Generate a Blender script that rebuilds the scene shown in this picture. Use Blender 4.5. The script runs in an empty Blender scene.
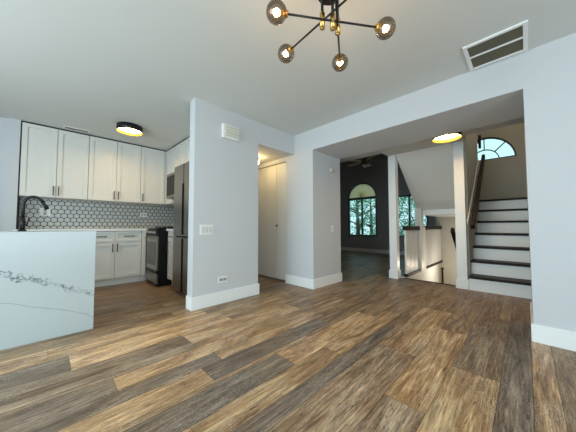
import bpy, bmesh, math, random
from mathutils import Vector, Matrix
random.seed(7)
S = bpy.context.scene
COL = S.collection

# ------------------------------------------------------------------ camera
def set_camera():
    cd = bpy.data.cameras.new('camera'); co = bpy.data.objects.new('camera', cd); COL.objects.link(co)
    y, p, r = math.radians(44.8773), math.radians(2.4643), math.radians(-0.046)
    fw = Vector((math.cos(y)*math.cos(p), math.sin(y)*math.cos(p), math.sin(p)))
    rt = Vector((math.sin(y), -math.cos(y), 0)); up = rt.cross(fw)
    rt2 = rt*math.cos(r)+up*math.sin(r); up2 = -rt*math.sin(r)+up*math.cos(r)
    m = Matrix((rt2, up2, -fw)).transposed().to_4x4(); m.translation = (0, 0, 0.9432)
    co.matrix_world = m
    cd.sensor_fit = 'HORIZONTAL'; cd.sensor_width = 36; cd.lens = 239.14/576*36; cd.clip_start = 0.02
    S.camera = co
set_camera()
# ------------------------------------------------------------------ world, daylight, exposure
W = bpy.data.worlds.new('sky'); S.world = W; W.use_nodes = True
bg = W.node_tree.nodes['Background']; bg.inputs[0].default_value = (0.66, 0.88, 0.94, 1); bg.inputs[1].default_value = 1.3
S.view_settings.view_transform = 'Standard'; S.view_settings.look = 'None'
S.view_settings.exposure = 0.13; S.view_settings.gamma = 1.0; S.view_settings.use_curve_mapping = False
def daylight(name, loc, aim, sx, sy, power, color):
    l = bpy.data.lights.new(name, 'AREA'); l.shape = 'RECTANGLE'; l.size = sx; l.size_y = sy
    l.energy = power; l.color = color
    o = bpy.data.objects.new(name, l); COL.objects.link(o); o.location = loc
    o.rotation_euler = (Vector(aim)-Vector(loc)).to_track_quat('-Z', 'Y').to_euler(); return o
daylight('daylight_patio_door', (-2.37, 1.5, 1.2), (0, 1.3, 1.45), 3.4, 2.1, 112, (0.78, 0.92, 1.0))
daylight('daylight_side_window', (-0.1, -2.37, 1.25), (-0.1, 0, 1.8), 2.8, 1.9, 66, (0.90, 0.95, 1.0))

def unseen_light(name, loc, power, color, rad=0.08):
    l = bpy.data.lights.new(name, 'POINT'); l.energy = power; l.color = color; l.shadow_soft_size = rad
    o = bpy.data.objects.new(name, l); COL.objects.link(o); o.location = loc
unseen_light('assumed_basement_light', (6.35, 1.05, 0.0), 17, (1.0, 0.86, 0.66))  # unseen light assumed in the well, no fixture; added to warm its walls
unseen_light('upstairs_fill_light', (5.2, 0.1, 4.2), 18, (1.0, 0.85, 0.62))  # unseen warm fill, added to brighten the stair wall

# ------------------------------------------------------------------ materials
def mat(name, col, rough=0.6, metal=0.0, spec=0.5, bump=0.0, bscale=200, emit=None, estr=0, var=0.0):
    m = bpy.data.materials.new(name); m.use_nodes = True; nt = m.node_tree; b = nt.nodes['Principled BSDF']
    b.inputs['Base Color'].default_value = (*col, 1); b.inputs['Roughness'].default_value = rough
    b.inputs['Metallic'].default_value = metal; b.inputs['Specular IOR Level'].default_value = spec
    tc = nt.nodes.new('ShaderNodeTexCoord'); n = nt.nodes.new('ShaderNodeTexNoise')
    nt.links.new(tc.outputs['Object'], n.inputs['Vector']); n.inputs['Scale'].default_value = bscale; n.inputs['Detail'].default_value = 3
    if var:
        mx = nt.nodes.new('ShaderNodeMix'); mx.data_type = 'RGBA'
        mx.inputs[6].default_value = (*[c*(1-var) for c in col], 1); mx.inputs[7].default_value = (*[min(1, c*(1+var)) for c in col], 1)
        nt.links.new(n.outputs[0], mx.inputs[0]); nt.links.new(mx.outputs[2], b.inputs['Base Color'])
    if bump:
        bp = nt.nodes.new('ShaderNodeBump'); bp.inputs['Strength'].default_value = bump; bp.inputs['Distance'].default_value = 0.002
        nt.links.new(n.outputs[0], bp.inputs['Height']); nt.links.new(bp.outputs[0], b.inputs['Normal'])
    if emit:
        b.inputs['Emission Color'].default_value = (*emit, 1); b.inputs['Emission Strength'].default_value = estr
    return m
M = {}
M['wall'] = mat('wall_paint', (0.60, 0.612, 0.635), 0.75, bump=0.25, bscale=260)
M['ceil'] = mat('ceiling_paint', (0.67, 0.685, 0.665), 0.9, bump=0.5, bscale=150)
M['warmwall'] = mat('beige_wall_paint', (0.56, 0.53, 0.47), 0.8, bump=0.25, bscale=260)
M['slope'] = mat('white_underside_paint', (0.84, 0.83, 0.79), 0.85, bump=0.3, bscale=200)
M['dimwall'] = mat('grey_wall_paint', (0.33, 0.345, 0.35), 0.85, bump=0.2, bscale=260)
M['trim'] = mat('white_trim_paint', (0.86, 0.87, 0.87), 0.35, bump=0.05)
M['cab'] = mat('white_cabinet_paint', (0.72, 0.715, 0.675), 0.38, bump=0.03)
M['black'] = mat('matte_black_metal', (0.012, 0.012, 0.014), 0.35, metal=0.3, bump=0.05)
M['grip'] = mat('black_rubber_grip', (0.006, 0.006, 0.006), 0.9, spec=0.1)
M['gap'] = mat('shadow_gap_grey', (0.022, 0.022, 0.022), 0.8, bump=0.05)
M['brass'] = mat('brushed_brass', (0.62, 0.40, 0.13), 0.28, metal=1.0, bump=0.1)
M['steel'] = mat('dark_stainless_steel', (0.27, 0.255, 0.235), 0.30, metal=1.0, bump=0.03, bscale=60)
M['steel2'] = mat('stove_stainless_steel', (0.36, 0.34, 0.30), 0.28, metal=1.0, bump=0.03, bscale=60)
M['enamel'] = mat('black_enamel', (0.006, 0.006, 0.006), 0.4, spec=0.25, bump=0.02)
M['dglass'] = mat('dark_oven_glass', (0.03, 0.03, 0.028), 0.08, bump=0.0)
M['plate'] = mat('white_plastic', (0.80, 0.80, 0.78), 0.4, bump=0.03)
M['slot'] = mat('grey_plastic_slots', (0.32, 0.32, 0.31), 0.5, bump=0.03)
M['rocker'] = mat('light_grey_switch', (0.62, 0.62, 0.61), 0.4, bump=0.03)
M['cream'] = mat('cream_plastic', (0.70, 0.68, 0.58), 0.5, bump=0.03)
M['tread'] = mat('dark_stained_wood', (0.022, 0.015, 0.012), 0.5, spec=0.2, bump=0.15, bscale=60, var=0.35)
M['filter'] = mat('dusty_filter', (0.10, 0.095, 0.075), 0.9, bump=0.6, bscale=500, var=0.4)
M['filter2'] = mat('dusty_filter_brown', (0.17, 0.155, 0.11), 0.9, bump=0.6, bscale=500, var=0.3)
M['door'] = mat('closet_door_paint', (0.70, 0.70, 0.67), 0.5, bump=0.03)
M['counter'] = mat('white_quartz', (0.80, 0.82, 0.82), 0.2, bump=0.0, var=0.04, bscale=12)
M['winframe'] = mat('white_window_vinyl', (0.75, 0.80, 0.80), 0.4, bump=0.03)
M['darkframe'] = mat('dark_window_frame', (0.05, 0.09, 0.10), 0.4, bump=0.03)
M['shade'] = mat('pleated_arch_shade', (0.62, 0.60, 0.42), 0.8, bump=0.1)
def translucent(name, col):
    m = bpy.data.materials.new(name); m.use_nodes = True; nt = m.node_tree
    b = nt.nodes['Principled BSDF']; b.inputs['Base Color'].default_value = (*col, 1); b.inputs['Roughness'].default_value = 0.9
    t = nt.nodes.new('ShaderNodeBsdfTranslucent'); t.inputs[0].default_value = (*col, 1); x = nt.nodes.new('ShaderNodeMixShader'); x.inputs[0].default_value = 0.6
    nt.links.new(b.outputs[0], x.inputs[1]); nt.links.new(t.outputs[0], x.inputs[2]); nt.links.new(x.outputs[0], nt.nodes['Material Output'].inputs[0]); return m
M['shade'] = translucent('pleated_arch_shade', (0.80, 0.74, 0.48))
M['fan'] = mat('dark_bronze_fan', (0.10, 0.085, 0.06), 0.4, metal=0.2, bump=0.1)
M['lampglow'] = mat('warm_diffuser', (0.9, 0.85, 0.7), 0.5, emit=(1.0, 0.66, 0.28), estr=38.0)
M['lampgold'] = mat('gold_inner_ring', (0.85, 0.60, 0.10), 0.35, metal=0.6, emit=(1.0, 0.62, 0.05), estr=0.5)
M['bulb'] = mat('glowing_bulb', (1, 0.8, 0.5), 0.4, emit=(1.0, 0.66, 0.30), estr=90)
M['hallglobe'] = mat('glowing_hall_globe', (1, 0.8, 0.4), 0.4, emit=(1.0, 0.70, 0.28), estr=36)
M['leaf'] = mat('tree_leaves', (0.13, 0.34, 0.17), 0.6, bump=0.1, bscale=3, var=0.7)
M['bark'] = mat('tree_bark', (0.10, 0.07, 0.05), 0.9, bump=0.5, bscale=20)
M['soil'] = mat('garden_ground', (0.12, 0.15, 0.08), 0.9, bump=0.5, bscale=8, var=0.4)
M['ext'] = mat('outside_wall_paint', (0.5, 0.48, 0.44), 0.9, bump=0.2)

def glass(name, tint, gloss=0.12):
    m = bpy.data.materials.new(name); m.use_nodes = True; nt = m.node_tree
    for n in list(nt.nodes):
        if n.type == 'BSDF_PRINCIPLED': nt.nodes.remove(n)
    out = nt.nodes['Material Output']
    t = nt.nodes.new('ShaderNodeBsdfTransparent'); t.inputs[0].default_value = (*tint, 1)
    g = nt.nodes.new('ShaderNodeBsdfGlossy'); g.inputs['Roughness'].default_value = 0.03
    lw = nt.nodes.new('ShaderNodeLayerWeight'); lw.inputs[0].default_value = 0.35
    mp = nt.nodes.new('ShaderNodeMapRange'); mp.inputs[3].default_value = gloss*0.4; mp.inputs[4].default_value = min(1, gloss*5)
    mx = nt.nodes.new('ShaderNodeMixShader')
    nt.links.new(lw.outputs['Fresnel'], mp.inputs[0]); nt.links.new(mp.outputs[0], mx.inputs[0])
    nt.links.new(t.outputs[0], mx.inputs[1]); nt.links.new(g.outputs[0], mx.inputs[2]); nt.links.new(mx.outputs[0], out.inputs[0])
    return m
M['pane'] = glass('window_glass', (0.86, 0.97, 0.97), 0.05)
M['smoke'] = glass('smoked_globe_glass', (0.58, 0.51, 0.42), 0.14)

def floor_material():
    m = bpy.data.materials.new('vinyl_wood_planks'); m.use_nodes = True; nt = m.node_tree; N = nt.nodes; L = nt.links
    b = N['Principled BSDF']
    at = N.new('ShaderNodeAttribute'); at.attribute_name = 'plank'
    sp = N.new('ShaderNodeSeparateColor'); L.new(at.outputs['Color'], sp.inputs[0])
    tc = N.new('ShaderNodeTexCoord')
    off = N.new('ShaderNodeVectorMath'); off.operation = 'SCALE'; L.new(at.outputs['Color'], off.inputs[0]); off.inputs['Scale'].default_value = 37.0
    add = N.new('ShaderNodeVectorMath'); add.operation = 'ADD'; L.new(tc.outputs['Object'], add.inputs[0]); L.new(off.outputs[0], add.inputs[1])
    def noise(sx, sy, detail, rough, dist=0.0):
        mp = N.new('ShaderNodeMapping'); mp.inputs['Scale'].default_value = (sx, sy, 1); L.new(add.outputs[0], mp.inputs[0])
        n = N.new('ShaderNodeTexNoise'); n.inputs['Scale'].default_value = 1; n.inputs['Detail'].default_value = detail
        n.inputs['Roughness'].default_value = rough; n.inputs['Distortion'].default_value = dist; L.new(mp.outputs[0], n.inputs['Vector']); return n
    def ramp(src, stops):
        r = N.new('ShaderNodeValToRGB'); e = r.color_ramp.elements
        e[0].position, e[0].color = stops[0][0], (*stops[0][1], 1); e[1].position, e[1].color = stops[-1][0], (*stops[-1][1], 1)
        for p, c in stops[1:-1]:
            x = e.new(p); x.color = (*c, 1)
        L.new(src, r.inputs[0]); return r
    def mix(kind, fac, a, c):
        x = N.new('ShaderNodeMix'); x.data_type = 'RGBA'; x.blend_type = kind
        if isinstance(fac, float): x.inputs[0].default_value = fac
        else: L.new(fac, x.inputs[0])
        L.new(a, x.inputs[6]); L.new(c, x.inputs[7]); return x.outputs[2]
    broad = noise(1.1, 7, 5, 0.62, 1.6)
    tan = ramp(broad.outputs[0], [(0.28, (0.150, 0.080, 0.040)), (0.45, (0.36, 0.215, 0.115)), (0.58, (0.53, 0.36, 0.215)), (0.75, (0.66, 0.49, 0.32))])
    gry = ramp(broad.outputs[0], [(0.30, (0.095, 0.066, 0.052)), (0.5, (0.24, 0.185, 0.15)), (0.68, (0.44, 0.35, 0.28))])
    base = mix('MIX', sp.outputs[0], tan.outputs[0], gry.outputs[0])
    fine = noise(5, 95, 6, 0.75, 0.6)
    fr = ramp(fine.outputs[0], [(0.32, (0.20, 0.17, 0.15)), (0.5, (0.92, 0.92, 0.92)), (0.66, (1.75, 1.75, 1.7))])
    base = mix('MULTIPLY', 0.9, base, fr.outputs[0])
    # pale cerused flecks, more on the grey boards
    fl = noise(26, 95, 3, 0.65, 3.5); fm = noise(1.8, 4.5, 2, 0.5, 0.6)
    flr = ramp(fl.outputs[0], [(0.56, (0, 0, 0)), (0.62, (1, 1, 1))]); fmr = ramp(fm.outputs[0], [(0.40, (0.0, 0.0, 0.0)), (0.58, (0.85, 0.85, 0.85))])
    mul = N.new('ShaderNodeMath'); mul.operation = 'MULTIPLY'; L.new(flr.outputs[0], mul.inputs[0]); L.new(fmr.outputs[0], mul.inputs[1])
    pale = N.new('ShaderNodeRGB'); pale.outputs[0].default_value = (0.66, 0.58, 0.50, 1)
    base = mix('MIX', mul.outputs[0], base, pale.outputs[0])
    # dark saw-mark cracks
    ck = noise(7, 48, 3, 0.6, 3.0); ckr = ramp(ck.outputs[0], [(0.34, (0.30, 0.26, 0.24)), (0.42, (1, 1, 1))])
    base = mix('MULTIPLY', 0.8, base, ckr.outputs[0])
    hs = N.new('ShaderNodeHueSaturation'); L.new(base, hs.inputs['Color']); hs.inputs['Saturation'].default_value = 1.10
    vm = N.new('ShaderNodeMapRange'); vm.inputs[3].default_value = 0.50; vm.inputs[4].default_value = 1.72
    L.new(sp.outputs[2], vm.inputs[0]); L.new(vm.outputs[0], hs.inputs['Value'])
    L.new(hs.outputs[0], b.inputs['Base Color'])
    rr = N.new('ShaderNodeMapRange'); rr.inputs[3].default_value = 0.30; rr.inputs[4].default_value = 0.52; L.new(fine.outputs[0], rr.inputs[0]); L.new(rr.outputs[0], b.inputs['Roughness'])
    b.inputs['Specular IOR Level'].default_value = 0.45
    bp = N.new('ShaderNodeBump'); bp.inputs['Strength'].default_value = 0.25; bp.inputs['Distance'].default_value = 0.001
    L.new(fine.outputs[0], bp.inputs['Height']); L.new(bp.outputs[0], b.inputs['Normal'])
    return m
M['floor'] = floor_material()
M['joint'] = mat('dark_plank_joint', (0.03, 0.022, 0.018), 0.8, bump=0.05)

def marble_material():
    m = bpy.data.materials.new('veined_white_quartz'); m.use_nodes = True; nt = m.node_tree; N = nt.nodes; L = nt.links
    b = N['Principled BSDF']; b.inputs['Roughness'].default_value = 0.22
    tc = N.new('ShaderNodeTexCoord'); sp = N.new('ShaderNodeSeparateXYZ'); L.new(tc.outputs['Object'], sp.inputs[0])
    def mth(op, a, c=None, clamp=False):
        x = N.new('ShaderNodeMath'); x.operation = op; x.use_clamp = clamp
        for i, v in enumerate((a, c)):
            if v is None: continue
            if isinstance(v, (int, float)): x.inputs[i].default_value = v
            else: L.new(v, x.inputs[i])
        return x.outputs[0]
    def noise(s, d, r=0.5, dist=0.0, off=0):
        mp = N.new('ShaderNodeMapping'); mp.inputs['Location'].default_value = (off, off, off); L.new(tc.outputs['Object'], mp.inputs[0])
        n = N.new('ShaderNodeTexNoise'); n.inputs['Scale'].default_value = s; n.inputs['Detail'].default_value = d; n.inputs['Roughness'].default_value = r
        n.inputs['Distortion'].default_value = dist; L.new(mp.outputs[0], n.inputs['Vector']); return n.outputs[0]
    def line(c0, slope, amp, nscale, width, off, detail=4, rough=0.6):
        # distance from the wavering line z = c0 + slope*x
        zz = mth('ADD', mth('MULTIPLY', sp.outputs['X'], slope), c0)
        wob = mth('MULTIPLY', mth('SUBTRACT', noise(nscale, detail, rough, 0.6, off), 0.5), amp)
        d = mth('ABSOLUTE', mth('SUBTRACT', sp.outputs['Z'], mth('ADD', zz, wob)))
        return mth('SUBTRACT', 1.0, mth('DIVIDE', d, width), True)
    a = line(0.668, -0.49, 0.22, 14, 0.008, 0.0)
    c = line(0.662, -0.49, 0.22, 11, 0.008, 3.3)
    e = line(0.675, -0.49, 0.24, 20, 0.007, 7.7)
    thin = line(0.435, -0.43, 0.12, 3.0, 0.0045, 11.0, 2, 0.4)
    gate = mth('MULTIPLY', mth('SUBTRACT', noise(9, 2, 0.5, 0, 5.0), 0.30), 6.0, True)
    v = mth('MAXIMUM', mth('MAXIMUM', mth('MULTIPLY', a, 0.85), mth('MULTIPLY', c, 0.6)), mth('MULTIPLY', e, 0.6))
    v = mth('MULTIPLY', v, gate)
    v = mth('MAXIMUM', v, mth('MULTIPLY', thin, 0.5))
    mx = N.new('ShaderNodeMix'); mx.data_type = 'RGBA'; mx.inputs[6].default_value = (0.48, 0.53, 0.545, 1); mx.inputs[7].default_value = (0.05, 0.06, 0.08, 1)
    L.new(v, mx.inputs[0]); L.new(mx.outputs[2], b.inputs['Base Color'])
    return m
M['marble'] = marble_material()

# ------------------------------------------------------------------ mesh helpers
class MB:
    def __init__(self): self.bm = bmesh.new(); self.mats = []
    def mi(self, m):
        if m not in self.mats: self.mats.append(m)
        return self.mats.index(m)
    def box(self, x0, x1, y0, y1, z0, z1, m=None, bev=0.0, rot=None, piv=None):
        r = bmesh.ops.create_cube(self.bm, size=1.0); vs = r['verts']
        sx, sy, sz = abs(x1-x0), abs(y1-y0), abs(z1-z0); c = Vector(((x0+x1)/2, (y0+y1)/2, (z0+z1)/2))
        for v in vs: v.co = Vector((v.co.x*sx, v.co.y*sy, v.co.z*sz))
        if bev:
            es = list({e for v in vs for e in v.link_edges})
            g = bmesh.ops.bevel(self.bm, geom=es, offset=min(bev, sx*0.45, sy*0.45, sz*0.45), segments=2, affect='EDGES', profile=0.5)
            vs = list({v for f in g['faces'] for v in f.verts} | {v for v in vs if v.is_valid})
        for v in vs: v.co = v.co + c
        if rot is not None:
            p = Vector(piv) if piv else c
            for v in vs: v.co = rot @ (v.co-p) + p
        if m is not None:
            i = self.mi(m)
            for f in {f for v in vs for f in v.link_faces}: f.material_index = i
        return self
    def cyl(self, p0, p1, r0, r1=None, n=16, m=None, cap=True):
        p0, p1 = Vector(p0), Vector(p1); r1 = r0 if r1 is None else r1
        d = (p1-p0); q = d.to_track_quat('Z', 'Y'); a, b = [], []
        for i in range(n):
            t = 2*math.pi*i/n; u = Vector((math.cos(t), math.sin(t), 0))
            a.append(self.bm.verts.new(p0+q@(u*r0))); b.append(self.bm.verts.new(p1+q@(u*r1)))
        fs = []
        for i in range(n):
            f = self.bm.faces.new((a[i], a[(i+1) % n], b[(i+1) % n], b[i])); f.smooth = True; fs.append(f)
        if cap:
            fs.append(self.bm.faces.new(list(reversed(a)))); fs.append(self.bm.faces.new(b))
        if m is not None:
            i = self.mi(m)
            for f in fs: f.material_index = i
        return self
    def tube(self, pts, r, n=12, m=None, caps=True):
        pts = [Vector(p) for p in pts]; rings = []; fs = []
        rr = r if isinstance(r, (list, tuple)) else [r]*len(pts)
        ref = None
        for k, p in enumerate(pts):
            d = (pts[min(k+1, len(pts)-1)]-pts[max(k-1, 0)]).normalized()
            if ref is None: ref = d.orthogonal().normalized()
            ref = (ref-d*ref.dot(d)).normalized(); s = d.cross(ref)
            rings.append([self.bm.verts.new(p+(ref*math.cos(2*math.pi*i/n)+s*math.sin(2*math.pi*i/n))*rr[k]) for i in range(n)])
        for k in range(len(rings)-1):
            for i in range(n):
                f = self.bm.faces.new((rings[k][i], rings[k][(i+1) % n], rings[k+1][(i+1) % n], rings[k+1][i])); f.smooth = True; fs.append(f)
        if caps: fs.append(self.bm.faces.new(list(reversed(rings[0])))); fs.append(self.bm.faces.new(rings[-1]))
        if m is not None:
            i = self.mi(m)
            for f in fs: f.material_index = i
        return self
    def lathe(self, prof, c, n=32, m=None):
        c = Vector(c); rings = []; fs = []
        for r, z in prof:
            rings.append([self.bm.verts.new(c+Vector((r*math.cos(2*math.pi*i/n), r*math.sin(2*math.pi*i/n), z))) for i in range(n)] if r > 1e-6 else [self.bm.verts.new(c+Vector((0, 0, z)))])
        for k in range(len(rings)-1):
            A, B = rings[k], rings[k+1]
            for i in range(n):
                j = (i+1) % n
                if len(A) == 1 and len(B) == 1: continue
                if len(A) == 1: f = self.bm.faces.new((A[0], B[j], B[i]))
                elif len(B) == 1: f = self.bm.faces.new((A[i], A[j], B[0]))
                else: f = self.bm.faces.new((A[i], A[j], B[j], B[i]))
                f.smooth = True; fs.append(f)
        if m is not None:
            i = self.mi(m)
            for f in fs: f.material_index = i
        return self
    def sphere(self, c, r, m=None, seg=24, sz=1.0):
        return self.lathe([(r*math.sin(math.pi*k/(seg//2)) if 0 < k < seg//2 else 0, -r*sz*math.cos(math.pi*k/(seg//2))) for k in range(seg//2+1)], c, seg, m)
    def prism(self, poly, axis, a0, a1, m=None):
        # poly: 2D points in the two other axes (order x,y,z without axis), extruded along axis
        def P(u, v, a):
            return {'x': (a, u, v), 'y': (u, a, v), 'z': (u, v, a)}[axis]
        A = [self.bm.verts.new(P(u, v, a0)) for u, v in poly]; B = [self.bm.verts.new(P(u, v, a1)) for u, v in poly]
        fs = [self.bm.faces.new(A), self.bm.faces.new(list(reversed(B)))]
        for i in range(len(poly)):
            j = (i+1) % len(poly); fs.append(self.bm.faces.new((A[j], A[i], B[i], B[j])))
        bmesh.ops.recalc_face_normals(self.bm, faces=fs)
        if m is not None:
            i = self.mi(m)
            for f in fs: f.material_index = i
        return self
    def build(self, name, m=None, parent=None, label=None, cat=None, group=None, kind=None):
        me = bpy.data.meshes.new(name)
        off = Vector((0, 0, 0))
        if parent is not None:
            p = parent
            while p is not None: off += Vector(p.location); p = p.parent
        elif kind is None:
            vs = [v.co for v in self.bm.verts]
            off = Vector(((min(v.x for v in vs)+max(v.x for v in vs))/2, (min(v.y for v in vs)+max(v.y for v in vs))/2, min(v.z for v in vs)))
        for v in self.bm.verts: v.co -= off
        self.bm.to_mesh(me); self.bm.free()
        if self.mats:
            for k in self.mats: me.materials.append(M[k])
        else: me.materials.append(M[m])
        o = bpy.data.objects.new(name, me); COL.objects.link(o)
        if parent is not None: o.parent = parent
        elif kind is None: o.location = off
        tag(o, label, cat, group, kind)
        return o
def tag(o, label=None, cat=None, group=None, kind=None):
    if label: o['label'] = label
    if cat: o['category'] = cat
    if group: o['group'] = group
    if kind: o['kind'] = kind
    return o
def thing(name, loc, label, cat, group=None):
    o = bpy.data.objects.new(name, None); o.empty_display_size = 0.05; COL.objects.link(o); o.location = loc
    return tag(o, label, cat, group)
def struct(name, m, *boxes, bev=0.0):
    b = MB()
    for x in boxes: b.box(*x, bev=bev)
    return b.build(name, m, kind='structure')

# ------------------------------------------------------------------ key dimensions
XQ, XB = 2.84, 3.594           # header wall: near and far faces
YP, YPB = 2.68, 2.815          # partition by the kitchen
XPL, XPR = 1.1665, 2.095
YC, YR = 2.29, -0.017          # wide opening
HS, HH, H = 2.12, 2.126, 2.44
XC = 4.447                     # column front
KY, KYW = 4.9945, 5.30         # upper doors, kitchen back wall
KXW = 1.97
XL, YN = -2.4, -2.4            # left and near walls of the room
WX, WX2 = 7.35, 8.2            # stair hall end wall, far room wall

# ------------------------------------------------------------------ floor planks
def build_floor():
    b = MB(); bm = b.bm
    b.mi('joint'); fi = b.mi('floor')
    lay = bm.loops.layers.color.new('plank')
    def quad(x0, x1, y0, y1, z, mi, col):
        vs = [bm.verts.new(p) for p in ((x0, y0, z), (x1, y0, z), (x1, y1, z), (x0, y1, z))]
        f = bm.faces.new(vs); f.material_index = mi
        for l in f.loops: l[lay] = (*col, 1)
    # rows: y0, y1, {joints}, tones between the joints (0 tan .. 1 grey, brightness)
    known = {
     (-0.106, 0.002): ([1.05, 3.2], [(0.7, .3), (0.25, .70), (.3, .3)]),
     (0.002, 0.140): ([0.4, 3.35], [(.3, .4), (0.95, .42), (.2, .3)]),
     (0.140, 0.388): ([0.74, 1.957, 3.15, 4.37], [(.5, .4), (0.18, .60), (0.70, .40), (.15, .3), (.2, .3)]),
     (0.388, 0.595): ([1.365, 2.58, 3.8], [(0.75, .6), (0.05, .72), (.12, .42), (.15, .3)]),
     (0.595, 0.875): ([0.70, 1.91, 3.12], [(0.35, .7), (0.62, .6), (0.06, .66), (.2, .3)]),
     (0.875, 0.985): ([0.3, 2.25, 3.45], [(.3, .7), (0.92, .40), (.3, .35), (.4, .35)]),
     (0.985, 1.152): ([0.5, 1.55, 2.7], [(.1, .7), (0.10, .62), (.05, .72), (.3, .4)]),
     (1.152, 1.345): ([0.0, 1.223, 2.44], [(0.9, .5), (0.92, .42), (0.02, .85), (.35, .4)]),
     (1.345, 1.385): ([0.2, 1.6], [(.1, .7), (.3, .6), (.15, .6)]),
     (1.385, 1.560): ([-.47, 0.75, 1.97, 2.95], [(.2, .5), (0.08, .72), (0.90, .42), (.45, .42), (.2, .4)]),
     (1.560, 1.69): ([0.9, 2.1, 2.95], [(0.9, .45), (.1, .75), (.3, .5), (.25, .4)]),
     (1.69, 1.847): ([0.313, 1.53, 2.75], [(0.88, .48), (0.10, .80), (.12, .66), (.45, .4)]),
     (1.847, 2.139): ([0.85, 2.07], [(0.75, .55), (0.05, .78), (.35, .45)]),
     (2.139, 2.392): ([0.136, 1.35, 2.4], [(0.85, .5), (0.02, .92), (.10, .62), (.3, .42)]),
     (2.392, 2.478): ([0.6, 1.8], [(.1, .8), (.15, .75), (.3, .5)]),
     (2.478, 2.622): ([0.03, 1.25], [(0.05, .85), (0.06, .85), (.3, .5)]),
    }
    rnd = random.Random(11)
    rows = sorted(known)
    ys = []
    y = 2.622
    while y < 6.2:
        w = rnd.choice([0.12, 0.18, 0.24]); ys.append((y, y+w)); y += w
    y = -0.106
    while y > YN:
        w = rnd.choice([0.12, 0.18, 0.24]); ys.append((y-w, y)); y -= w
    for (y0, y1) in rows+ys:
        if (y0, y1) in known: J, T = known[(y0, y1)]
        else:
            J = [XL+rnd.uniform(0.2, 1.2)]
            while J[-1] < 8: J.append(J[-1]+1.22)
            T = None
        xe = 4.60 if y0 < 1.62 else WX2+0.05
        js = [XL]+[j for j in J if XL < j < xe]
        while js[-1]+1.22 < xe: js.append(js[-1]+1.22)
        js.append(xe)
        for k in range(len(js)-1):
            if T and k < len(T): tone, br = T[k]
            else: tone, br = rnd.choice([0.05, 0.2, 0.35, 0.6, 0.9, 0.15]), rnd.uniform(0.3, 0.5)
            g = 0.0009
            quad(js[k]+g, js[k+1]-g, max(y0, YN)+g, y1-g, 0.0, fi, (tone, rnd.random(), br))
    quad(XL, 4.60, YN, 1.70, -0.0015, 0, (0, 0, 0)); quad(XL, WX2, 1.60, 6.3, -0.0016, 0, (0, 0, 0))
    i = b.mi('ext')
    b.box(XL, 4.60, YN, 1.67, -0.2, -0.01, 'ext'); b.box(XL, WX2, 1.67, 6.3, -0.2, -0.01, 'ext')
    o = b.build('floor', kind='structure')
    me = o.data
    if me.color_attributes: me.color_attributes.active_color_index = 0
build_floor()

# ------------------------------------------------------------------ ceilings and walls
T = 0.12
struct('ceiling', 'ceil', (XL-T, XQ, YN-T, YP, H, H+0.15), (XL-T, KXW+.05, YP, KYW+T, H, H+0.15))
struct('ceiling_hall', 'wall', (XPR, XQ, YPB+0.001, 6.3, HH, HH+0.3))
struct('ceiling_foyer', 'ceil', (XB, XC-0.24, -1.6, 6.2, 2.25, 2.4), (XC-0.24, XC-0.001, 0.63, 1.80, 2.25, 2.4))
struct('ceiling_far_room', 'dimwall', (XC-0.3, WX2+T, 0.63, 6.3, 3.5, 3.6))
struct('ceiling_stairwell', 'warmwall', (XC-0.3, WX+T, -0.5, 1.72, 4.6, 4.7))
# main room
def wall_with_opening(name, m, axis, pos, a0, a1, z0, z1, oa0, oa1, oz0, oz1, th=T):
    b = MB()
    def bx(u0, u1, v0, v1):
        if axis == 'x': b.box(pos-th, pos, u0, u1, v0, v1)
        else: b.box(u0, u1, pos-th, pos, v0, v1)
    bx(a0, oa0, z0, z1); bx(oa1, a1, z0, z1); bx(oa0, oa1, z0, oz0); bx(oa0, oa1, oz1, z1)
    return b.build(name, m, kind='structure')
wall_with_opening('wall_left', 'wall', 'x', XL, YN-T, KYW+T, -0.1, H+.1, -0.25, 3.25, 0.06, 2.25)
wall_with_opening('wall_back', 'wall', 'y', YN, XL, XQ, -0.1, H+.1, -1.5, 1.35, 0.3, 2.2)
# header wall with wide opening
struct('wall_right', 'wall', (XQ, XB, YN, YR, 0, H+.1), (XQ, XB, YR, YC, HS, H+.1), (XQ, XB, YC, 2.875, 0, H+.1),
       (XQ, XQ+0.12, 2.875, 3.95, 2.06, H+.1), (XQ, XQ+0.12, 3.95, 6.3, 0, H+.1), (XB-0.1, XB, 2.875, 6.3, 0, H+.1), (XQ+.12, XB-.1, 2.875, 2.9, 2.1, H))
# partition with thermostat-side, header over the hall
struct('wall_partition', 'wall', (XPL, XPR, YP, YPB, 0, H))
struct('wall_hall_header', 'wall', (XPR, XQ, YP, YPB, HH, H))
struct('wall_hall', 'wall', (KXW, XPR, YPB, 6.3, 0, H), (XPR, XQ, 6.18, 6.3, 0, H))
struct('wall_kitchen', 'wall', (XL, -0.43, 5.055, KYW+T, 0, H), (-0.309, KXW+.02, KYW, KYW+T, 0, H))
struct('wall_kitchen_pier', 'wall', (-0.43, -0.309, 4.992, KYW+T, 0, H))
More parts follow.
